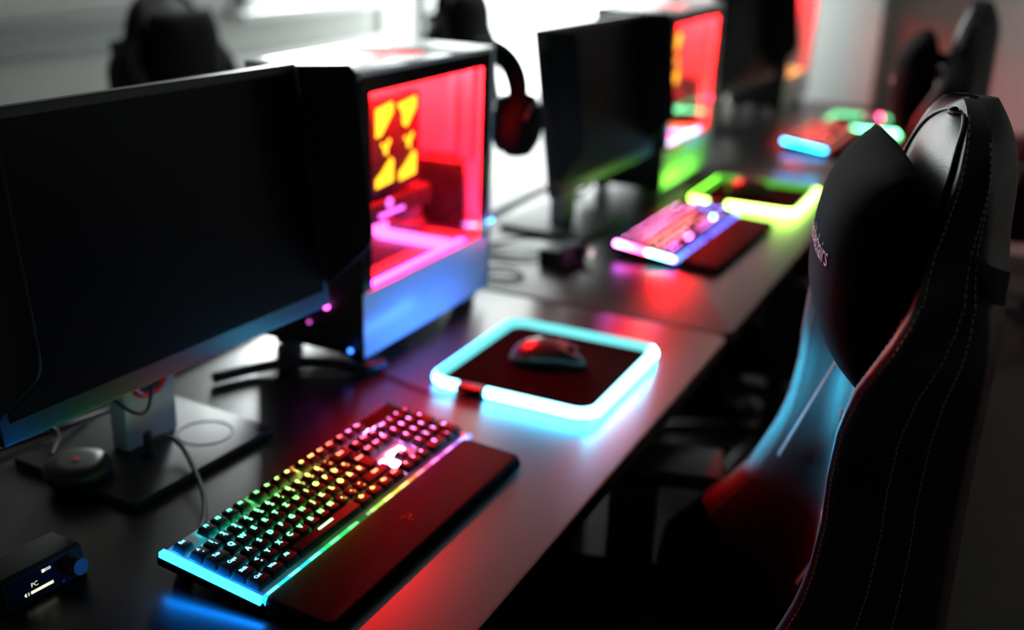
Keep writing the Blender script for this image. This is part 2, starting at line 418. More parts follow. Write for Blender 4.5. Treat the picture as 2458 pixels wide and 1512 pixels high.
def keyboard(loc, yaw, label, keycol, barcol, bars, ledk, spot, key_s=1.0):
    """keycol(u,row) colour; barcol(side,t) colour of the perimeter light bar"""
    tilt = .115
    r = empty('keyboard', loc, (tilt, 0, yaw)); tag(r, label, 'keyboard', 'backlit keyboards')
    hx, y0, y1 = .2195, -.0605, .0745
    m = MB(); m.box((0,(y0+y1)/2,.0065),(2*hx+.008,y1-y0+.006,.013),.003); m.build('body', M['kbframe'], r)
    m = MB(); m.box((0,(y0+y1)/2,.0148),(2*hx-.004,y1-y0-.004,.0034)); m.build('switch_plate', M['plate'], r)
    m = MB(); m.box(((20.5-11.25)*U, ky(0)+.001, .0180),(4*U,.022,.0050),.0015); m.build('blank_panel', M['kbframe'], r)
    for i, k in enumerate(KEYS):
        if i in LAST: continue
        o = bpy.data.objects.new('keycap', cap_mesh(i)); COL.objects.link(o); o.parent = r
        o.location = ((k[0]+k[1]/2-11.25)*U, ky(k[2])-(k[3]-1)*U/2, 0)
        c = keycol(k[0]+k[1]/2, k[2]); o.color = (*[v*key_s+.10*key_s for v in c], 1)
    m = MB()
    for i in LAST:
        k = KEYS[i]; add_key(m, k, ((k[0]+k[1]/2-11.25)*U, ky(k[2])-(k[3]-1)*U/2))
    o = m.build('keycap', None, r, smooth=40, recalc=False); o['kind'] = 'stuff'
    c = keycol(20, 1); o.color = (*[v*key_s+.10*key_s for v in c], 1)
    # per-key LEDs on the plate
    m = MB(); cols = []
    for k in KEYS:
        X = (k[0]+k[1]/2-11.25)*U; Y = ky(k[2])-(k[3]-1)*U/2+U*.36
        m.box((X, Y, PLZ+.0009),(.0060,.0030,.0012))
        cols += [tuple(v*ledk for v in keycol(k[0]+k[1]/2, k[2]))]*6
    o = m.build('switch_led', M['glow'], r, smooth=0, recalc=False)
    a = o.data.attributes.new('glow', 'FLOAT_COLOR', 'CORNER')
    for p, c in zip(o.data.polygons, cols):
        for li in p.loop_indices: a.data[li].color = (*c, 1)
    for (u, rr, c, s, sz) in spot:  # extra glowing chips stand in for the brightly lit plate between keys
        m = MB(); m.box(((u-11.25)*U, ky(rr), PLZ+.0015),(sz,sz*.7,.002)); m.build('gap_glow', E(c, s), r, smooth=0)
    # light bar round the key field: left side, front, right side, added back
    N = 48; bz, bh, bw = .0142, .0068, .0072
    for side, s0, s1 in bars:
        m = MB(); cols = []
        nseg = max(2, int(N*(s1-s0)))
        for q in range(nseg):
            t0 = s0+(s1-s0)*q/nseg; t1 = s0+(s1-s0)*(q+1)/nseg; tm = (t0+t1)/2
            if side == 'left': m.box((-hx, y1+(y0-y1)*tm, bz),(bw,(t1-t0)*(y1-y0),bh))
            elif side == 'right': m.box((hx, y1+(y0-y1)*tm, bz),(bw,(t1-t0)*(y1-y0),bh))
            elif side == 'back': m.box((-hx+2*hx*tm, y1+.002, .0085),((t1-t0)*2*hx,.003,.004))  # unseen bar, added to colour the desk behind the keyboard
            else: m.box((-hx+2*hx*tm, y0, bz),((t1-t0)*2*hx,bw,bh))
            dash = side == 'front' and (q % 4 in (1, 2))  # brighter dashes imitate key light reflected off the plate edge
            c = barcol(side, tm); g = 1.7 if dash else 1.0
            cols += [tuple(v*g+(.12*g if dash else 0) for v in c)]*6
        o = m.build('light_bar', M['glow'], r, smooth=0, recalc=False)
        a = o.data.attributes.new('glow', 'FLOAT_COLOR', 'CORNER')
        for p, c in zip(o.data.polygons, cols):
            for li in p.loop_indices: a.data[li].color = (*c, 1)
    for sx in (-1, 1):
        m = MB(); m.box((sx*.19, .066, -.007),(.022,.010,.0145),.001); m.build('foot', M['rubber'], r)
    return r
def wrist_rest(loc, yaw, label):
    r = empty('wrist_rest', loc, (0,0,yaw)); tag(r, label, 'wrist rest', 'padded wrist rests')
    m = MB(); m.prism(rrect(-.2145,-.044,.2145,.044,.008), .0015, .008, 'Z', .0015); m.build('base', M['kbframe'], r)
    m = MB()
    poly = rrect(-.2135,-.043,.2135,.043,.010, 4)
    rows = []
    for s_, z in ((1,.008),(1.0,.014),(.99,.0175),(.965,.0195),(.90,.0205)):
        rows.append([(x*(1-(1-s_)*.3), y*s_, z-(.0035*(.5-y/.086))) for x, y in poly])
    vs = m.grid(rows, close_u=True); m.face(vs[-1]); m.face(list(reversed(vs[0]))); m.build('cushion', M['leatherette'], r, smooth=60)
    m = MB()
    for k in range(3):
        a = k*2*PI/3+PI/2
        p = [Vector((math.cos(a+t*.9)*(.0025+.006*t), math.sin(a+t*.9)*(.0025+.006*t), .0190)) for t in [i/8 for i in range(9)]]
        m.tube(p, [.0009*(1.2-i/10) for i in range(9)], 6)
    m.build('embossed_logo', M['softplastic'], r)
    return r
def k1(u, r): return lerp_table(RAIN, u)
def b1(side, t):
    if side == 'left': return tuple(v*46 for v in (.003,.22,1.0))
    if side == 'back': return tuple(v*6 for v in lerp_table(RAIN, t*22.5))
    if side == 'right': return tuple(v*.12 for v in (.2,.55,1.0))
    tab = [(0,(.02,.65,1.0)),(.14,(.02,.75,.95)),(.21,(.02,.8,.7)),(.26,(.02,.9,.18)),(.36,(.03,.9,.15)),(.40,(.01,.14,.02)),(.44,(.01,.10,.02)),(.48,(.3,.8,.08)),(.56,(.75,.85,.08)),
           (.63,(1,.5,.05)),(.69,(1,.12,.06)),(.76,(1,.08,.35)),(.86,(.85,.15,.8)),(.93,(.45,.2,1)),(1,(.25,.35,1))]
    return tuple(v*1.6 for v in lerp_table(tab, t))
KB1 = (-.0483, .2644, DZ+.0088)
keyboard(KB1, -.0154, 'rainbow backlit keyboard on the nearest desk, blue at one end and violet at the other', k1, b1,
         [('left',0,1),('front',0,1),('right',0,.9),('back',0,.82)], 110.0,
         [(15.9,4.0,(1,.35,.85),26,.012),(17.2,4.05,(1,.3,.8),18,.010),(15.6,3.3,(1,.3,.7),16,.010),(16.8,3.2,(1,.45,.9),34,.012),(17.6,3.25,(1,.45,.9),30,.012),(15.5,4.9,(1,.3,.8),16,.008),
          (18.3,1.0,(1,.3,.8),14,.012),(18.3,0.4,(1,.3,.8),12,.014),(18.9,.3,(1,.3,.85),9,.012),
          (1.6,.55,(.03,.75,1),22,.008),(6.3,.55,(.25,1,.3),26,.008),(10.75,.55,(.75,1,.25),22,.008)])
wrist_rest((-.0575,.1600,DZ), -.0154, 'dark padded wrist rest along the front of the rainbow lit keyboard')
def k2(u, r):
    if u > 18.5: return (.10,.14,1.0) if r > 1 else (.25,.35,.8)
    return [(1,.12,.55),(1,.12,.45),(1,.03,.07),(.55,.10,.07),(.75,.12,.25),(.8,.10,.85)][r]
def b2(side, t):
    if side == 'left': return tuple(v*18 for v in lerp_table([(0,(2.0,.35,2.4)),(.3,(1.5,.10,.5)),(.5,(1.5,.05,.2)),(.60,(.2,.9,1)),(.82,(.15,.8,1.1)),(1,(.35,.2,1.6))], t))
    return tuple(v*2.4 for v in lerp_table([(0,(.10,.3,1)),(.2,(.10,.12,1)),(.5,(.08,.10,.95)),(1,(.08,.10,.9))], t))
KB2 = (1.312, .262, DZ+.0088)
keyboard(KB2, -.03, 'black keyboard on the middle desk, lit pink and red with a blue front edge', k2, b2,
         [('left',0,1),('front',0,.45),('front',.5,1)], 9.0, [(18.05,4.05,(.12,.9,1),90,.013),(16.8,3.9,(.5,.3,1),20,.008)], 5)
wrist_rest((1.300,.150,DZ), -.03, 'dark red tinted wrist rest in front of the pink and blue lit keyboard')
def k3(u, r): return (1,.05,.02) if u < 20 else (1,.06,.05)
def b3(side, t):
    if side == 'left': return tuple(v*28 for v in (.008,.4,1.0))
    return tuple(v*.55 for v in (1,.12,.06))
KB3 = (2.655, .215, DZ+.0088)
keyboard(KB3, -.03, 'red lit black keyboard on the far desk with a cyan bar along its near end', k3, b3,
         [('left',0,1),('front',0,1)], 8.0, [(15.3,3.6,(1,.08,.05),80,.012)], 3)
wrist_rest((2.645,.103,DZ), -.03, 'dark wrist rest in front of the red lit keyboard')

# ------------------------------------------------------------------ mouse pads, mice
def mouse_pad(dx, dy, label, inner, outs):
    """outs(side) -> outward colour for 'back','right','front','left'"""
    x0, x1, y0, y1, R = .322, .616, .083, .347, .030
    r = empty('mouse_pad', ((x0+x1)/2+dx, (y0+y1)/2+dy, DZ)); tag(r, label, 'mouse pad', 'light edged mouse pads')
    w, h = (x1-x0)/2, (y1-y0)/2
    m = MB(); m.prism(rrect(-w, -h, w, h, R), .0008, .0042, 'Z'); m.build('mat', M['padcloth'], r)
    pts = rrect(-w, -h, w, h, R, 10)       # starts at front right corner, counter-clockwise
    # cut the loop open on the left side for the control box
    ga, gb = .301-(y0+y1)/2, .251-(y0+y1)/2
    path = []
    i0 = len(pts)-1-10                     # first point of the last (front-left) corner
    seq = pts[i0:]+pts[:i0]
    path = [(-w, gb)]+seq+[(-w, ga)]
    fine = []
    for a, b in zip(path[:-1], path[1:]):
        d = math.hypot(b[0]-a[0], b[1]-a[1]); n = max(1, int(d/.012))
        for k in range(n): fine.append((a[0]+(b[0]-a[0])*k/n, a[1]+(b[1]-a[1])*k/n, 0.0092))
    fine.append((*path[-1], 0.0092))
    m = MB(); m.tube(fine, .0085, 14)
    o = m.build('light_rope', M['glow'], r, smooth=180)
    def side(c):
        d = {'right':w-c.x, 'left':c.x+w, 'front':c.y+h, 'back':h-c.y}
        return min(d, key=d.get)
    def glow(c, n):
        # outward direction at this place of the loop
        q = Vector((max(-w+R, min(w-R, c.x)), max(-h+R, min(h-R, c.y)), 0)); od = Vector((c.x, c.y, 0))-q
        if od.length < 1e-5: od = Vector((1,0,0))
        od.normalize(); k = n.dot(od); t = max(0, min(1, (k+.05)/.6)); t = t*t*(3-2*t)
        oc = outs(side(c)); ic = inner(side(c)) if callable(inner) else inner
        return tuple(a+(b-a)*t for a, b in zip(ic, oc))
    set_glow(o, glow)
    m = MB(); m.box((-w, (ga+gb)/2, .0085),(.020,.044,.0125),.003); m.build('control_box', M['softplastic'], r)
    return r
def o1(s):
    return {'front':(3,85,140),'left':(2.2,18,32),'back':(1.5,8,38),'right':(1.0,8,11)}[s]
def i1(s): return {'front':(1.4,4,4.4),'left':(1.4,4,4.4),'back':(.22,1.0,1.06),'right':(.24,1.02,1.06)}[s]
mouse_pad(0, 0, 'black mouse pad edged with a glowing cyan light rope on the nearest desk', i1, o1)
def o2(s): return {'front':(8,18,2.0),'left':(8,18,2.0),'back':(6,30,1.2),'right':(.2,1.0,.05)}[s]
def i2(s): return {'front':(1.8,3.0,.9),'left':(1.8,3.0,.9),'back':(.12,.6,.03),'right':(.12,.6,.03)}[s]
mouse_pad(1.312, -.004, 'black mouse pad edged with a lime green light rope on the middle desk', i2, o2)
def o3(s): return {'front':(2,14,4),'left':(2.4,14,6),'back':(.2,1.5,.5),'right':(.2,1.2,.4)}[s]
def i3(s): return (.5,2.0,.9)
mouse_pad(2.588, -.075, 'black mouse pad edged with a mint green light rope on the far desk', i3, o3)
def mouse(loc, yaw, label, led=None):
    r = empty('computer_mouse', loc, (0,0,yaw)); tag(r, label, 'mouse')
    m = MB(); rows = []; L, Wd, Hh = .126, .066, .041
    n = 17
    for i in range(n):
        t = i/(n-1); x = (t-.5)*L                    # +x front (buttons)
        env = (1-abs(2*t-1)**3.2)**.5
        wx = Wd/2*(.86+.14*math.cos((t-.35)*5.2))*max(env,.03); hx = Hh*(math.sin(PI*(t*.80+.17))**.8)*max(env**.6,.05)
        ring = []
        for k in range(13):
            a = PI*k/12
            ring.append((x, wx*math.copysign(abs(math.cos(a))**.8, math.cos(a)), .003+hx*abs(math.sin(a))**.75))
        rows.append(ring)
    vs = m.grid(rows)
    for A, B in zip(vs[:-1], vs[1:]): m.face([A[0], A[-1], B[-1], B[0]])
    m.face(vs[0]); m.face(list(reversed(vs[-1]))); m.build('shell', M['mouse'], r, smooth=70, subsurf=1)
    m = MB(); m.cyl((.034,0,.0255),.010,.007,'Y',24,bev=.001); m.build('scroll_wheel', M['rubber'], r)
    for sy in (-1,1):
        m = MB(); m.box((.033,sy*.0145,.0285),(.034,.017,.004),.0015,(0,.46,0)); m.build('button', M['softplastic'], r)
    if led:
        m = MB(); m.cyl((.040,0,.034),.0116,.003,'Y',24); m.cyl((-.052,.008,.022),.006,.006,'X',20); m.build('led', E(*led), r)
    return r
mouse((.478,.222,DZ+.0042), math.radians(-68), 'black mouse lying on the cyan edged mouse pad')
mouse((1.80,.235,DZ+.0042), math.radians(-60), 'black mouse lying on the lime green edged mouse pad')
mouse((3.06,.115,DZ+.0042), math.radians(-140), 'black mouse glowing pink on the mint green edged mouse pad', ((1,.10,.25),14))

# ------------------------------------------------------------------ monitors
def monitor(dx, dy, yaw, label, dz=0, wing=1):
    tilt, Wm, Hm = .142, .532, .338
    # local frame: origin on the desk under the top right corner, x to the right along the panel, y to the back
    r = empty('monitor', (.199+dx, .486+dy, DZ), (0,0,yaw)); tag(r, label, 'monitor', 'hooded monitors in the row')
    T = Matrix.Translation((0,0,.487+dz)) @ Matrix.Rotation(-tilt,4,'X')     # panel frame: x right, z up, y back; top edge at z=0
    def put(mb, name, mat, parent=r, **k):
        mb.bm.transform(T); return mb.build(name, mat, parent, **k)
    m = MB(); m.box((-Wm/2,.014,-Hm/2),(Wm,.028,Hm),.004)
    m.taper((-Wm/2,.034,-Hm/2),(Wm*.7,.02,Hm*.7),(1,.7)); 
    put(m, 'housing', M['bezel'])
    m = MB(); m.box((-Wm/2,-.0005,-Hm/2+.006),(Wm-.024,.0015,Hm-.036)); put(m, 'screen', M['screen'])
    # shielding wings left and right, swung a little outwards
    for sx in (-1, 1):
        poly = [(0,-.004),(.086,-.008),(.097,-.020),(.090,-.228),(.086,-.245),(.078,-.255),(0,-.308)]
        m = MB()
        poly = [(-a*wing, b) for a, b in poly]          # a = distance in front of the panel (towards -y)
        m.prism(poly, -.002, .002, 'X', .0012)
        a = 0
        m.bm.transform(Matrix.Translation((0 if sx > 0 else -Wm,0,0)) @ Matrix.Rotation(sx*a,4,'Z'))
        put(m, 'shield', M['shield'])
        m = MB(); m.box((0 if sx > 0 else -Wm, .006, -.17),(.010,.024,.26),.003); put(m, 'hinge', M['plastic'])
    # stand
    cx, cy = -.243, .075
    m = MB(); m.box((cx, cy, .205),(.088,.030,.39),.006)
    o = m.build('stand_column', M['standmetal'], r)
    m = MB()
    ring = [(cx+.029*math.cos(a), cy-.016, (.108)+.029*math.sin(a)) for a in [2*PI*i/40 for i in range(40)]]
    m.tube(ring, .0042, 10, closed=True); m.build('cable_ring', M['redring'], r)
    m = MB(); m.cyl((cx, cy-.0155, .108), .028, .003, 'Y', 40); m.build('cable_hole', M['rubber'], r)
    m = MB(); m.box((cx, cy-.002, .33),(.10,.06,.10),.008); m.build('mount', M['plastic'], r)
    m = MB(); m.prism(rrect(-.375,-.045,-.126,.175,.008), .001, .011, 'Z', .002); m.build('base', M['softplastic'], r)
    m = MB(); ring = [(-.19+.036*math.cos(a), .02+.036*math.sin(a), .0112) for a in [2*PI*i/40 for i in range(40)]]
    m.tube(ring, .0008, 6, closed=True); m.build('puck_recess', M['plastic'], r)
    return r
monitor(0, 0, -.066, 'dark switched off monitor with side hood panels on the nearest desk')
monitor(1.335, -.02, -.03, 'dark hooded monitor on the middle desk, behind the pink and blue lit keyboard', -.018, .7)
monitor(2.76, .02, -.05, 'dark hooded monitor on the far desk, against the pale wall')
r = tag(empty('control_puck', (-.158,.575,DZ+.0115)), 'small round black control puck with a red dot on the base of the nearest monitor', 'remote control')
m = MB(); m.lathe([(0,0),(.038,0),(.041,.004),(.041,.014),(.037,.020),(.02,.022),(0,.022)]); m.build('body', M['softplastic'], r, smooth=50)
m = MB(); m.lathe([(0,.0222),(.005,.0222),(.005,.0232),(0,.0235)],seg=20); m.build('red_button', M['redring'], r, smooth=50)

# ------------------------------------------------------------------ PC towers
def pc_tower(loc, yaw, label, red, pink, blob, barc, gpu, rear_glow=None, front_led=None, lamp=1.0):
    L, Wd, Z0, Z1 = .4186, .209, .022, .4625
    r = empty('computer_tower', loc, (0,0,yaw)); tag(r, label, 'computer', 'glass sided computer towers')
    P = lambda mb, n, mat, **k: mb.build(n, mat, r, **k)
    m = MB(); v0, v1, w0, w1 = .13, .27, .045, .150
    m.box((v0/2,Wd/2,Z1-.006),(v0,Wd,.012),.002); m.box(((v1+L)/2,Wd/2,Z1-.006),(L-v1,Wd,.012),.002)
    m.box(((v0+v1)/2,w0/2,Z1-.006),(v1-v0,w0,.012),.001); m.box(((v0+v1)/2,(w1+Wd)/2,Z1-.006),(v1-v0,Wd-w1,.012),.001); P(m, 'top_panel', M['white'])
    m = MB()
    for k in range(24): m.box((v0+(v1-v0)*(k+.5)/24,(w0+w1)/2,Z1-.004),(.0030,w1-w0+.004,.003))
    P(m, 'top_vent', M['white'])
    m = MB(); m.box((L-.009,Wd/2,(Z0+Z1)/2),(.018,Wd,Z1-Z0-.002),.003); P(m, 'front_panel', M['white'])
    m = MB(); m.box((.004,Wd/2,(Z0+Z1-.012)/2),(.008,Wd-.002,Z1-Z0-.012),.001); rp = P(m, 'rear_panel', M['rear'])
    m = MB()
    m.cyl((-.001,.10,.37),.055,.004,'X',32); m.box((-.001,.165,.33),(.004,.035,.15),.001)
    for k in range(7): m.box((-.001,.10,.165+.018*k),(.003,.13,.010),.001)
    m.build('rear_grille', M['plastic'], rp)
    m = MB(); m.box((L/2,Wd-.003,(Z0+Z1)/2),(L-.03,.006,Z1-Z0-.02)); P(m, 'back_panel', M['white'])
    m = MB(); m.box((L/2-.002,.0025,(Z0+.128)/2),(L-.004,.005,.128-Z0),.0015); P(m, 'side_skirt', M['white'])
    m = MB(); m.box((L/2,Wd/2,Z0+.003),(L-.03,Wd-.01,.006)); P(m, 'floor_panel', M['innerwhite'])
    # glass with its black printed border
    g0, g1, gz0, gz1 = .002, L-.020, .129, Z1-.013
    m = MB(); m.box(((g0+g1)/2,.0025,(gz0+gz1)/2),(g1-g0,.0035,gz1-gz0)); P(m, 'side_glass', M['glass'])
    m = MB(); zc=(gz0+gz1)/2
    m.box(((g0+g1)/2,.0002,gz1-.0065),(g1-g0+.006,.0016,.024)); m.box((g0+.010,.0002,zc),(.021,.0012,gz1-gz0)); m.box((g1-.0095,.0002,zc),(.030,.0014,gz1-gz0+.004))
    P(m, 'glass_border', M['blackglass'])
    for X in (.045, L-.045):
        for Y in (.03, Wd-.03):
            m = MB(); m.box((X,Y,.0115),(.04,.03,.021),.004); P(m, 'foot', M['rubber'])
    # inside
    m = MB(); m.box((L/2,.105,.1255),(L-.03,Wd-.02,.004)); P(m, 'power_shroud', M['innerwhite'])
    m = MB(); m.box((.17,Wd-.014,.30),(.25,.006,.29),.001); mb_ = P(m, 'motherboard', M['board'])
    m = MB(); m.box((.08,Wd-.028,.41),(.10,.022,.035),.003); m.box((.04,Wd-.028,.33),(.03,.022,.10),.003); m.build('heatsink', M['carton'], mb_)
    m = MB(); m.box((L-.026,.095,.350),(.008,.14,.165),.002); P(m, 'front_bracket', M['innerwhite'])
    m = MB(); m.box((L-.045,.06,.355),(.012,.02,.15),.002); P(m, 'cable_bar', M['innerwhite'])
    # cpu cooler close to the glass with six lit cut-outs
    c = MB(); c.box((.195,.105,.322),(.150,.085,.155),.004); cool = P(c, 'cpu_cooler', M['board'])
    f = MB()
    for k in range(14): f.box((.195,.105,.252+.0105*k),(.153,.082,.0016))
    f.build('cooling_fin', M['steel'], cool)
    b = MB(); yb, yf = .0612, .0598
    for ox, fl in ((.157, 0), (.228, 1)):
        if not fl: b.prism([(ox-.026,.385),(ox+.022,.392),(ox+.024,.375),(ox-.012,.342),(ox-.026,.340)], yf, yb, 'Y')
        else: b.prism([(ox-.034,.385),(ox+.024,.392),(ox+.024,.374),(ox-.006,.345),(ox-.016,.350),(ox-.018,.370)], yf, yb, 'Y')
        for dx_, dz_ in ((-.010,.008),(.010,.012),(0,-.010)):
            b.prism([(ox+.002+dx_*t+.0045*ca, .318+dz_*t+.0045*sa) for t, ca, sa in ((0,-1,0),(1,-.9,.2),(1,.2,.9),(1,.9,-.2),(0,1,0),(0,0,-1))], yf, yb, 'Y')
        b.prism([(ox-.028,.258),(ox-.028,.272),(ox-.008,.283),(ox+.018,.302),(ox+.024,.296),(ox+.022,.262)], yf, yb, 'Y')
    b.build('light_cutout', E(*blob), cool)
    # graphics card
    g = MB(); g.box((.165,.115,.218),(.27,.115,.034),.004); gp = P(g, 'graphics_card', M['board'])
    g = MB()
    for X in (.09, .23): g.cyl((X,.115,.199),.042,.006,'Z',28)
    g.build('fan', M['plastic'], gp)
    g = MB(); g.box((.170,.0565,.2125),(.075,.002,.006)); g.cyl((.163,.0565,.229),.0085,.002,'Y',20); g.build('lit_logo', E(*gpu), gp)
    # round pump / reservoir on the shroud, fans behind the front panel
    g = MB(); g.lathe([(0,.1276),(.035,.1276),(.035,.150),(.028,.155),(.028,.185),(0,.187)],(.335,.13,0)); P(g, 'pump', M['carton'], smooth=50)
    for z in (.195,):
        g = MB(); g.box((L-.035,.10,z),(.012,.12,.12),.004); g.cyl((L-.042,.10,z),.052,.004,'X',32); P(g, 'intake_fan', M['plastic'])
    # light strips: one under the roof, one added low along the glass, one bar across the shroud
    s = MB(); s.box((L/2,.036,Z1-.0165),(L-.08,.014,.004)); s.box((L/2,.17,Z1-.0165),(L-.08,.010,.004)); P(s, 'light_strip', E(*red))
    s = MB(); s.box((L/2-.03,.016,.1295),(L-.10,.012,.003)); P(s, 'light_strip', E(*pink))  # added strip in place of the glow reflected above the skirt
    s = MB(); s.box((.283,.083,.1340),(.032,.135,.012),.003); s.box((.320,.166,.1340),(.075,.022,.012),.003); P(s, 'light_bar', E(*barc))
    for kind, leds in (('rear_glow', rear_glow), ('power_led', front_led)):
        if leds:
            for (x, y, z, rad, col, st) in leds:
                s = MB(); s.lathe([(0,rad),(rad*.7,rad*.7),(rad,0),(rad*.7,-rad*.7),(0,-rad)],(x,y,z),seg=12); P(s, kind, E(col, st))
    return r
MAG = (1,.12,.9)
pc_tower((.314,.4602,DZ), -.0101, 'white red lit computer tower on the nearest desk, behind the cyan edged pad',
  ((1,.005,.008),2000), ((.7,.06,1),14), ((1,.42,.015),5.0), ((1,.12,.68),6.0), ((1,.13,.9),4.0),
  rear_glow=[(-.006,.125,.110,.004,(.9,.08,.75),5),(-.006,.084,.098,.004,(.8,.06,.65),4),(-.006,.066,.098,.0045,(1,.1,.75),7),(-.006,.10,.066,.003,(.5,.06,.4),3),(-.010,.02,.035,.004,(.03,.2,1),5)],  # the blue bead imitates a highlight on the black cable
  front_led=[(.402,-.003,.150,.003,(.08,.22,1),14),(.417,-.003,.150,.003,(.04,.35,1),14)])
pc_tower((1.63,.420,DZ), -.0101, 'white computer tower with red lit glass and lime lit skirt on the middle desk',
  ((1,.005,.008),2000), ((.15,.6,1),10), ((1,.42,.015),5.0), ((1,.28,.08),3.5), ((.03,.9,.25),8.0),
  rear_glow=[(-.006,.10,.115,.006,(.02,.35,.6),3),(-.006,.075,.110,.006,(.02,.45,.7),4)],
  front_led=[(.345,-.004,.215,.008,(1,.03,.10),7)])
pc_tower((3.10,.4480,DZ), -.0101, 'white computer tower with red glow on the far desk, partly behind the far monitor',
  ((1,.006,.008),600), ((1,.5,.12),6), ((1,.10,.03),4.0), ((1,.45,.10),4.0), ((1,.4,.1),6.0))

# ------------------------------------------------------------------ audio controllers
def dac(loc, yaw, label, lit=True):
    r = empty('audio_controller', loc, (0,0,yaw)); tag(r, label, 'audio controller')
    w, d, h = .094, .060, .036
    m = MB(); m.prism([(0,.002),(.004,0),(d,0),(d,h*.8),(d-.004,h*.9),(.012,h),(.006,h-.002)], -w/2, w/2, 'X', .001); m.build('body', M['plastic'], r)
    T = Matrix.Translation((0,.0033,.0175)) @ Matrix.Rotation(math.radians(-9),4,'X') @ Matrix.Rotation(PI/2,4,'X')
    m = MB(); m.box((-.014,0,0),(.056,.028,.0016)); m.bm.transform(T); dp = m.build('display', M['screen'], r)
    if lit:
        def add(f, name='display_graphic', mat=M['oled']):
            mm = MB(); f(mm); mm.bm.transform(T); mm.build(name, mat, dp, smooth=0)
        def vol(mm): mm.box((-.006,-.006,.0012),(.0265,.0032,.0004))
        def spk(mm):
            mm.prism([(-.0265,-.0068),(-.0265,-.0052),(-.0245,-.0036),(-.0245,-.0084)],.0010,.0014)
        def wav(mm):
            for q in (.0012,.0024):
                mm.tube([(-.0236+q*math.cos(a), -.006+q*1.1*math.sin(a), .0012) for a in [(-1+i/4)*.9 for i in range(9)]], .00028, 6)
        def pc(mm):
            V, F = text_mesh('PC', .0070); mm.mesh_faces(V, F, Matrix.Translation((-.0135,.0012,.0013)))
        def bat(mm):
            mm.box((.0035,.0105,.0011),(.0085,.0030,.0004))
        def hp(mm): mm.box((-.0012,.0105,.0012),(.0035,.0034,.0005))
        add(vol); add(spk); add(wav); add(pc); add(bat, mat=M['oledgrey']); add(hp)
    m = MB(); m.lathe([(0,0),(.0125,0),(.0125,.002),(.0098,.003),(.0096,.016),(.0090,.0172),(0,.0172)],seg=36); m.bm.transform(T @ Matrix.Translation((.0310,.002,0)))
    kn = m.build('volume_knob', M['rubber'], r, smooth=40)
    m = MB(); m.cyl((.0310,.002,.0176),.0088,.0010,'Z',36); m.bm.transform(T); m.build('knob_face', M['knobm'], kn)
    m = MB(); m.cyl((.018,-.011,.001),.0016,.002,'Z',16); m.bm.transform(T); m.build('button', M['knobm'], r)
    return r
dac((-.345,.4235,DZ), -.12, 'small black audio box with lit PC display beside the near end of the rainbow keyboard')
dac((1.005,.395,DZ), -.15, 'small black audio box beside the near end of the pink and blue keyboard', False)
# small bright status lamp on the second box is a child of it
o = bpy.data.objects.get('audio_controller.001')
m = MB(); m.cyl((.031,-.020,.020),.0085,.002,'Y',20); m.build('status_light', E((1,.72,.70),1.1), o)

# ------------------------------------------------------------------ cables and plugs
def cable(name, pts, rad, label, mat=M['cable'], cat='cable', group=None):
    m = MB(); m.tube(smooth_path(pts, 8), rad, 8); o = m.build(name, mat, smooth=180)
    return tag(o, label, cat, group)
Z = DZ
cable('keyboard_cable', [(-.065,.535,Z+.030),(-.052,.525,Z+.031),(-.055,.50,Z+.024),(-.085,.455,Z+.018),(-.125,.405,Z+.012),(-.17,.368,Z+.010),(-.205,.350,Z+.016),(-.222,.343,Z+.022)],.0034,
      'thick grey braided cable arching from the monitor base to the rainbow lit keyboard', M['greycable'])
r = tag(empty('plug', (-.072,.540,Z+.0115), (0,0,.5)), 'dark upright metal plug on the monitor base beside the grey braided cable', 'plug')
m = MB(); m.box((0,0,.016),(.014,.010,.030),.002); m.build('shell', M['chrome'], r)
m = MB(); m.box((0,0,.001),(.020,.018,.006),.002); m.build('collar', M['softplastic'], r)
cable('pad_cable', [(.312,.280,Z+.006),(.302,.300,Z+.003),(.300,.36,Z+.003),(.315,.42,Z+.003),(.30,.47,Z+.003),(.25,.55,Z+.003)],.0018,'thin black cable leading from the cyan edged mouse pad to the tower')
cable('monitor_cable', [(-.28,.58,Z+.22),(-.27,.64,Z+.10),(-.23,.70,Z+.03),(-.15,.71,Z+.012),(-.08,.68,Z+.02),(.02,.69,Z+.004),(.10,.665,Z+.004)],.0035,'thick black cable looping low behind the nearest monitor along the desk edge')
cable('monitor_cable', [(-.13,.60,Z+.24),(-.125,.66,Z+.12),(-.11,.69,Z+.05),(-.10,.67,Z+.02),(-.14,.64,Z+.014)],.0026,'black cable hanging straight down beside the nearest monitor stand')
cable('monitor_cable', [(.015,.60,Z+.20),(.05,.66,Z+.10),(.10,.705,Z+.05),(.15,.69,Z+.035),(.20,.68,Z+.06),(.25,.70,Z+.11)],.0030,'black knotted cable right of the nearest monitor stand, rising to the tower')
cable('monitor_cable', [(-.055,.542,Z+.100),(-.075,.535,Z+.075),(-.10,.54,Z+.085),(-.125,.58,Z+.13)],.0024,'thin black cable passing out of the red ringed hole of the nearest monitor')
cable('power_cable', [(.16,.63,Z+.0105),(.22,.60,Z+.0105),(.265,.56,Z+.013),(.290,.50,Z+.015),(.300,.452,Z+.014),(.335,.440,Z+.0105)],.009,'thick black cable lying at the foot of the nearest white tower')
cable('power_cable', [(1.02,.60,Z+.004),(1.08,.56,Z+.010),(1.10,.50,Z+.012),(1.05,.46,Z+.008),(.98,.50,Z+.006),(.96,.58,Z+.004)],.004,'black cable coiled behind the audio box on the middle desk')
cable('power_cable', [(.80,.62,Z+.004),(.86,.56,Z+.004),(.90,.50,Z+.005),(.87,.45,Z+.004),(.83,.47,Z+.004),(.82,.54,Z+.004)],.0028,'thin pale cable looping on the desk right of the nearest white tower', M['greycable'])
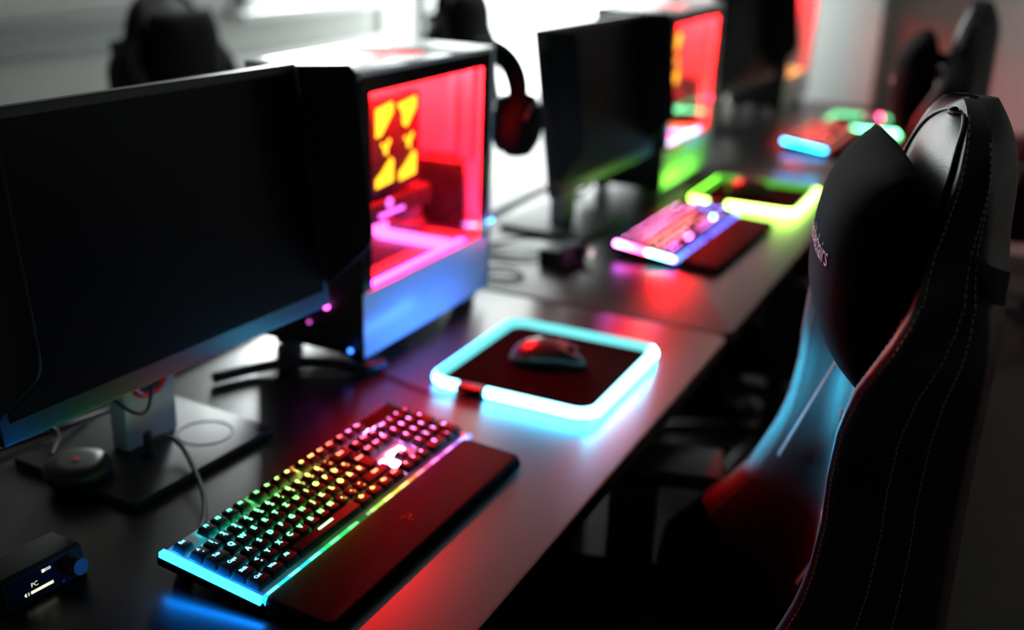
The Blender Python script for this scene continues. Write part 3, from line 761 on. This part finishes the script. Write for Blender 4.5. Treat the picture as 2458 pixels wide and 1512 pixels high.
cable('power_cable', [(1.595,.57,Z+.20),(1.59,.58,Z+.08),(1.565,.60,Z+.014),(1.52,.63,Z+.0075),(1.46,.65,Z+.0075)],.006,'black cable dropping from the middle white tower to the desk')

# ------------------------------------------------------------------ gaming chairs
CREST = [(-.30,-.125),(-.20,-.112),(-.137,-.120),(-.106,-.148),(-.07,-.180),(-.022,-.226),(.02,-.246),(.06,-.262),(.094,-.270),(.151,-.276),(.196,-.275),(.248,-.278),(.292,-.290),(.33,-.310),(.372,-.332),(.42,-.350),(.47,-.362),(.545,-.372)]
CENT = [(-.30,-.30),(-.1,-.312),(.05,-.318),(.15,-.322),(.25,-.330),(.35,-.345),(.45,-.362),(.545,-.378)]
HALF = [(-.30,.225),(-.15,.245),(0,.250),(.10,.240),(.18,.232),(.27,.238),(.33,.245),(.355,.235),(.385,.205),(.41,.176),(.44,.162),(.47,.152),(.495,.140),(.512,.120),(.522,.095),(.527,.055)]
F0 = -.05
def half_w(z):
    if z < .37: return lerp_table(HALF, z)
    u = (z-.37)/.158
    return (.165+.065*max(0, 1-u*3)**1.6)*max(0, 1-max(0, u)**3.0)**.5
def back_rear(s, z): return -.440+.052*abs(s)**2.2
def front0(s, z):
    t = abs(s); g = max(0, min(1, (t-.50)/.40)); g = g*g*(3-2*g)
    cr, ce = lerp_table(CREST, z), lerp_table(CENT, z)
    f = ce+(cr-ce)*g
    if t > .93: f -= ((t-.93)/.07)**2*.026
    return f
def shrink(z): k = max(0, (z-.44)/.088); return 1-.72*k**2.6
def back_front(s, z):
    f, b = front0(s, z), back_rear(s, z); m_ = f*.55+b*.45
    return m_+(f-m_)*shrink(z)
def chair(C, yaw, dz, label, group, proto=None):
    """local frame: x lateral, y forward, z up from the floor; C = floor point under the seat"""
    if proto is not None:
        r = copy_tree(proto); r.location = (C[0], C[1], dz); r.rotation_euler = (0,0,yaw)
        r['label'] = label; r['group'] = group; return r
    r = empty('gaming_chair', (C[0], C[1], dz), (0,0,yaw)); tag(r, label, 'chair', group)
    fy = lambda f: f-F0
    zs = [-.30+.0235*i for i in range(30)]+[.38,.39,.40,.41,.42,.43,.445,.46,.475,.482,.489,.495,.500,.505,.509,.5125,.5155,.518,.5205,.5225,.5242,.5256,.5266,.5273]
    zs = sorted(set(round(z, 4) for z in zs if z < .5275)); ns = 28
    m = MB(); rows = []
    for z in zs:
        hw = half_w(z); ring = []
        for k in range(ns+1):
            s = -1+2*k/ns; f = back_front(s, z); ring.append((s*hw, fy(f), z+DZ))
        for k in range(ns+1):
            s = 1-2*k/ns; f, b = front0(s, z), back_rear(s, z); mid = f*.55+b*.45; b = mid+(b-mid)*shrink(z); ring.append((s*hw*(1 if abs(s) < 1 else .995), fy(b), z+DZ))
        rows.append(ring)
    vs = m.grid(rows, close_u=True); m.face(vs[-1]); m.face(list(reversed(vs[0])))
    bk = m.build('backrest', M['leather'], r, smooth=75)
    # smooth head panel set into the front
    m = MB(); rows = []
    for i in range(25):
        z = .330+.1805*math.sin(PI/2*i/24); w = lerp_table([(.33,.10),(.38,.118),(.42,.122)], z) if z < .42 else .122*max(.02, 1-((z-.42)/.0915)**2.5)**.5
        hw = half_w(z)
        rows.append([(x, fy(back_front(x/hw, z)+.0025+.010*(1-(x/w)**2)), z+DZ) for x in [w*(-1+2*k/12) for k in range(13)]])
    m.grid(rows); m.build('head_panel', M['sleek'], bk, smooth=75)
    m = MB(); edge = []
    for i in range(25): edge.append(rows[i][0])
    for k in range(1, 13): edge.append(rows[-1][k])
    for i in range(23, -1, -1): edge.append(rows[i][-1])
    m.tube([(p[0], p[1]+.001, p[2]) for p in edge], .0026, 8); m.build('piping', M['leather'], bk, smooth=180)
    # stitching along the wings
    m = MB()
    for sx in (-1, 1):
        for s0, za, zb in ((.955,-.28,.535),(.80,-.28,.37)):
            z = za; i = 0
            while z < zb-.02:
                p = []
                for q in (z, z+.0036):
                    hw = half_w(q); p.append(Vector((sx*s0*hw, fy(back_front(s0, q)+.0006), q+DZ)))
                m.tube(p, .00055, 5); z += .0058
        z = -.28
        while z < .50:           # outer flank rows
            for fr in (.30, .62):
                p = []
                for q in (z, z+.0036):
                    hw = half_w(q); a = back_front(1, q); b = back_rear(1, q)
                    p.append(Vector((sx*(hw+.0004), fy(a+(b-a)*fr), q+DZ)))
                m.tube(p, .00055, 5)
            z += .0058
    m.build('stitching', M['stitch'], bk, smooth=0)
    # pale seams on the centre panel
    m = MB()
    def onf(x, z, e=.0008):
        return (x, fy(back_front(x/half_w(z), z)+e), z+DZ)
    def seam(x0, z0, x1, z1):
        m.tube([onf(x0+(x1-x0)*k/16, z0+(z1-z0)*k/16) for k in range(17)], .0011, 5)
    for sx in (-1, 1): seam(sx*.075, .14, sx*.075, -.085)
    seam(-.075,.0,.075,.0); seam(-.075,-.085,.075,-.085)
    m.build('seam', M['seam'], bk, smooth=180)
    # seat, arms, base
    m = MB(); rows = []
    for i in range(13):
        y = -.27+.50*i/12; e = 1-abs(2*i/12-1)**4; rows.append([(x, y, .475+.035*abs(x/.25)**3-.004+.012*e) for x in [.255*(-1+2*k/12) for k in range(13)]])
    top = m.grid(rows); rows2 = [[(p[0]*.96, p[1]*.97, .385) for p in rw] for rw in rows]; bot = m.grid(rows2, flip=True)
    for A, B in zip(top[:-1], top[1:]): pass
    n = len(top); k = len(top[0])
    for i in range(n-1):
        m.face([top[i][0], top[i+1][0], bot[i+1][0], bot[i][0]]); m.face([top[i+1][-1], top[i][-1], bot[i][-1], bot[i+1][-1]])
    for j in range(k-1):
        m.face([top[0][j+1], top[0][j], bot[0][j], bot[0][j+1]]); m.face([top[-1][j], top[-1][j+1], bot[-1][j+1], bot[-1][j]])
    m.build('seat', M['leather'], r, smooth=50)
    for sx in (-1, 1):
        m = MB(); m.box((sx*.315,-.02,.655),(.10,.26,.028),.010); ar = m.build('armrest', M['softplastic'], r)
        m = MB(); m.box((sx*.315,-.02,.545),(.035,.075,.20),.008); m.box((sx*.24,-.02,.425),(.17,.06,.02),.004); m.build('armrest_post', M['steel'], ar)
    m = MB(); m.box((0,-.02,.365),(.24,.30,.035),.006); m.build('tilt_mechanism', M['steel'], r)
    m = MB(); m.cyl((0,0,.26),.028,.18); m.cyl((0,0,.14),.036,.12); m.build('gas_lift', M['steel'], r)
    for q in range(5):
        a = 2*PI*q/5+.3; ca, sa = math.cos(a), math.sin(a)
        m = MB(); m.tube([(.03*ca,.03*sa,.115),(.16*ca,.16*sa,.105),(.315*ca,.315*sa,.075)], [.030,.024,.016], 10); lg = m.build('base_leg', M['chrome'], r, smooth=50)
        m = MB(); m.cyl((.315*ca+.012*sa,.315*sa-.012*ca,.0305),.030,.018,Matrix.Rotation(a+PI/2,4,'Z')@Matrix.Rotation(PI/2,4,'Y'),24,bev=.004)
        m.cyl((.315*ca-.012*sa,.315*sa+.012*ca,.0305),.030,.018,Matrix.Rotation(a+PI/2,4,'Z')@Matrix.Rotation(PI/2,4,'Y'),24,bev=.004)
        m.cyl((.315*ca,.315*sa,.055),.012,.03); m.build('caster', M['rubber'], lg)
    for sx in (-1, 1):
        m = MB(); m.box((sx*.225,-.30,.47),(.03,.09,.14),.008); m.build('hinge_cover', M['plastic'], r)
    return r
def pillow_front(u, v, T):
    return T*max(0, (1-abs(u)**3.0))**.55*max(0, (1-abs(v)**2.6))**.60
PW, PH = .148, .114
TC, TS = 1, 0
def pillow(C, yaw, dz, label, group, proto=None, dv=0):
    if proto is not None:
        r = copy_tree(proto); r.location = (C[0], C[1], dz); r.rotation_euler = (0,0,yaw); r['label'] = label; r['group'] = group; return r
    r = empty('neck_pillow', (C[0], C[1], dz), (0,0,yaw)); tag(r, label, 'pillow', group)
    fy = lambda f: f-F0
    fc, zc = -.318, .360; lean = -.03          # plane of the pillow leans back with height
    def pos(u, v, d):
        su = PW*(1-.08*v+.05*v*v)*math.copysign(abs(u)**.9, u)
        z = zc+PH*math.copysign(abs(v)**.95, v)
        # rounded corners
        k = max(0, abs(u)-.6)/.4*max(0, abs(v)-.6)/.4
        z -= PH*.03*k*(1 if v > 0 else -1); q = z-zc
        return (su*TC-q*TS, fy(fc+d+lean*q), zc+q*TC+su*TS+DZ)
    n = 26; m = MB()
    for T, fl in ((.062, 0), (-.036, 1)):
        rows = [[pos(-1+2*i/n, -1+2*j/n, pillow_front(-1+2*i/n, -1+2*j/n, T)) for i in range(n+1)] for j in range(n+1)]
        m.grid(rows, flip=bool(fl))
    bmesh.ops.remove_doubles(m.bm, verts=m.bm.verts[:], dist=.0004)
    b = m.build('cushion', M['pillow'], r, smooth=180)
    V, F = text_mesh('noblechairs', .0290)
    m = MB(); vv = []
    for x, y, _ in V:
        X = -x-.024; zz = zc+y+.012; u0 = X/(PW); v0 = (zz-zc)/PH
        u = math.copysign(abs(u0)**(1/.9), u0); v = math.copysign(abs(v0)**(1/.95), v0)
        vv.append(pos(u, v, pillow_front(u, v, .062)+.0012))
    m.mesh_faces(vv, F); m.build('embroidered_lettering', M['thread'], b, smooth=0)
    for sx in (-1, 1):       # elastic band round the backrest
        m = MB()
        pts = [Vector((sx*.146, fy(-.350), .40+DZ)), Vector((sx*.172, fy(-.375), .395+DZ)), Vector((sx*.196, fy(-.392), .392+DZ)), Vector((sx*.200, fy(-.405), .390+DZ))]
        pts = smooth_path(pts, 6)
        m.grid([[p+Vector((0,0,-.016)) for p in pts], [p+Vector((0,0,.016)) for p in pts]])
        m.build('elastic_band', M['webbing'], r, smooth=60)
    m = MB()
    def strap(p0, p1, w=.006):
        P = [Vector(p0)+(Vector(p1)-Vector(p0))*k/6 for k in range(7)]
        m.grid([[p+Vector((w,0,0)) for p in P], [p-Vector((w,0,0)) for p in P]]); m.grid([[p+Vector((w,-.001,0)) for p in P], [p+Vector((-w,-.001,0)) for p in P]])
    strap((.05,fy(-.322),.26+DZ),(.175,fy(-.262),.02+DZ)); strap((-.06,fy(-.30),.02+DZ),(.03,fy(-.29),-.08+DZ))
    m.build('strap', M['webbing'], r, smooth=0)
    m = MB(); m.box((-.02,fy(-.32),.222+DZ),(.004,.002,.014)); m.build('tag', M['webbing'], r)
    return r
PSI = math.radians(15)
l = Vector((math.cos(PSI), math.sin(PSI))); fv = Vector((-math.sin(PSI), math.cos(PSI)))
C1 = l*.08+fv*F0
GR = 'gaming chairs pushed up to the row of desks'
ch1 = chair(C1, PSI, 0, 'nearest black leather gaming chair, drawn up to the cyan edged mouse pad', GR)
pl1 = pillow(C1, PSI, 0, 'black embroidered neck pillow on the nearest gaming chair', 'neck pillows on gaming chairs')
C2 = (1.70, .085); P2 = math.radians(5)
chair(C2, P2, 0, 'black gaming chair behind the nearest one, at the middle desk', GR, ch1)
pillow((C2[0]-.03*math.sin(P2), C2[1]+.03*math.cos(P2)), P2, -.02, 'black neck pillow on the gaming chair at the middle desk', 'neck pillows on gaming chairs', pl1)
C3 = (3.30, -.26); P3 = math.radians(8)
chair(C3, P3, 0, 'black gaming chair farthest along the row, against the pink lit wall', GR, ch1)
pillow(C3, P3, 0, 'black neck pillow on the gaming chair farthest along the row', 'neck pillows on gaming chairs', pl1)
GB = 'gaming chairs behind the desks'
def lowered(o, d):               # the gas lift is let down
    for c in o.children:
        n = c.name.split('.')[0]
        if n in ('backrest','seat','armrest','tilt_mechanism','hinge_cover'): c.location.z = -d
        if n == 'gas_lift': c.scale.z = .8
C4 = (1.43, 1.49); P4 = math.radians(186)
lowered(chair(C4, P4, 0, 'black gaming chair behind the nearest monitor, in front of the grey wall', GB, ch1), .08)
q1 = pillow(C4, P4, -.08, 'black neck pillow on the gaming chair behind the nearest monitor', 'neck pillows on gaming chairs', pl1)
C5 = (2.715, 1.275); P5 = math.radians(186)
lowered(chair(C5, P5, 0, 'black gaming chair behind the nearest white tower, against the bright window', GB, ch1), .08)
q2 = pillow(C5, P5, -.08, 'black neck pillow on the gaming chair against the bright window', 'neck pillows on gaming chairs', pl1)
for q in (q1, q2):                # these two are plain
    for c in list(q.children_recursive):
        if c.name.startswith('embroidered'): bpy.data.objects.remove(c)
desk(-.64, .763, 'pale desk behind the nearest monitor, backing onto the dark desk', 1.08, M['paledesk'], 'pale desks behind the row')
desk(.769, 2.14, 'pale desk behind the nearest white tower and the middle monitor', 1.08, M['paledesk'], 'pale desks behind the row')
desk(2.146, 3.52, 'pale desk at the far end of the row behind, below the bright window', 1.08, M['paledesk'], 'pale desks behind the row')

# ------------------------------------------------------------------ headset hung on the front of the nearest tower
r = tag(empty('headset', (.742,.510,DZ+.410)), 'black headset hanging from the far end of the nearest white tower', 'headset')
m = MB(); m.lathe([(0,0),(.033,0),(.035,.003),(.035,.026),(.032,.029),(0,.029)],T=Matrix.Rotation(PI/2,4,'Y')); r2_ = m.build('hanger', M['rubber'], r, smooth=50)
m = MB(); arc = []
for k in range(25):
    a = -.35+(PI+.7)*k/24; arc.append((.050,.066*math.cos(a),-.050+.086*math.sin(a)))
m.grid([[(p[0]-.024,p[1],p[2]) for p in arc],[(p[0]-.014,p[1]*1.30,p[2]+.020) for p in arc],[(p[0]+.014,p[1]*1.30,p[2]+.020) for p in arc],[(p[0]+.024,p[1],p[2]) for p in arc],[(p[0]+.014,p[1]*.93,p[2]-.003) for p in arc],[(p[0]-.014,p[1]*.93,p[2]-.003) for p in arc],[(p[0]-.024,p[1],p[2]) for p in arc]])
m.build('headband', M['pillow'], r, smooth=60)
for sy in (-1, 1):
    m = MB(); T = Matrix.Translation((.052, sy*.064,-.092)) @ Matrix.Rotation(-sy*PI/2,4,'X')
    m.lathe([(0,.040),(.042,.040),(.055,.031),(.060,.014),(.060,0),(.046,-.004)],T=T); e_ = m.build('ear_cup', M['pillow'], r, smooth=50)
    m = MB(); m.lathe([(.024,-.004),(.043,-.002),(.053,-.008),(.053,-.018),(.040,-.024),(.026,-.018)],T=T); m.build('ear_cushion', M['leather'], e_, smooth=50)
    m = MB(); m.tube([(T @ Vector((.040*math.cos(q), .040*math.sin(q), .0415))) for q in [PI*.15+PI*.7*i/14 for i in range(15)]], .0022, 8); m.build('trim', M['chrome'], e_, smooth=180)

# ------------------------------------------------------------------ world, camera
w = bpy.data.worlds.new('world'); SC.world = w; w.use_nodes = True
w.node_tree.nodes['Background'].inputs[0].default_value = (.75,.88,1,1); w.node_tree.nodes['Background'].inputs[1].default_value = .3
cam = bpy.data.cameras.new('camera'); co = bpy.data.objects.new('camera', cam); COL.objects.link(co)
yaw, pitch, roll = .4399, .3535, .0340
fwd = Vector((math.cos(yaw)*math.cos(pitch), math.sin(yaw)*math.cos(pitch), -math.sin(pitch)))
rt = Vector((math.sin(yaw), -math.cos(yaw), 0)); up = rt.cross(fwd)
r2 = rt*math.cos(roll)+up*math.sin(roll); u2 = -rt*math.sin(roll)+up*math.cos(roll)
R = Matrix((r2, u2, -fwd)).transposed().to_4x4()
co.matrix_world = Matrix.Translation((-1.0297,-.4229,.6908+DZ)) @ R
cam.sensor_fit = 'HORIZONTAL'; cam.sensor_width = 36; cam.lens = 2654.8/2458*36
cam.clip_start = .05
cam.dof.use_dof = True; cam.dof.focus_distance = 1.10; cam.dof.aperture_fstop = 2.0
SC.camera = co
SC.view_settings.view_transform = 'Standard'; SC.view_settings.look = 'None'
SC.view_settings.exposure = 0; SC.view_settings.gamma = 1
try: SC.view_settings.use_curve_mapping = False
except Exception: pass
cy = SC.cycles
cy.max_bounces = 6; cy.diffuse_bounces = 3; cy.glossy_bounces = 4; cy.transmission_bounces = 4; cy.transparent_max_bounces = 8
cy.sample_clamp_indirect = 25; cy.caustics_reflective = False; cy.caustics_refractive = False
cy.use_denoising = True
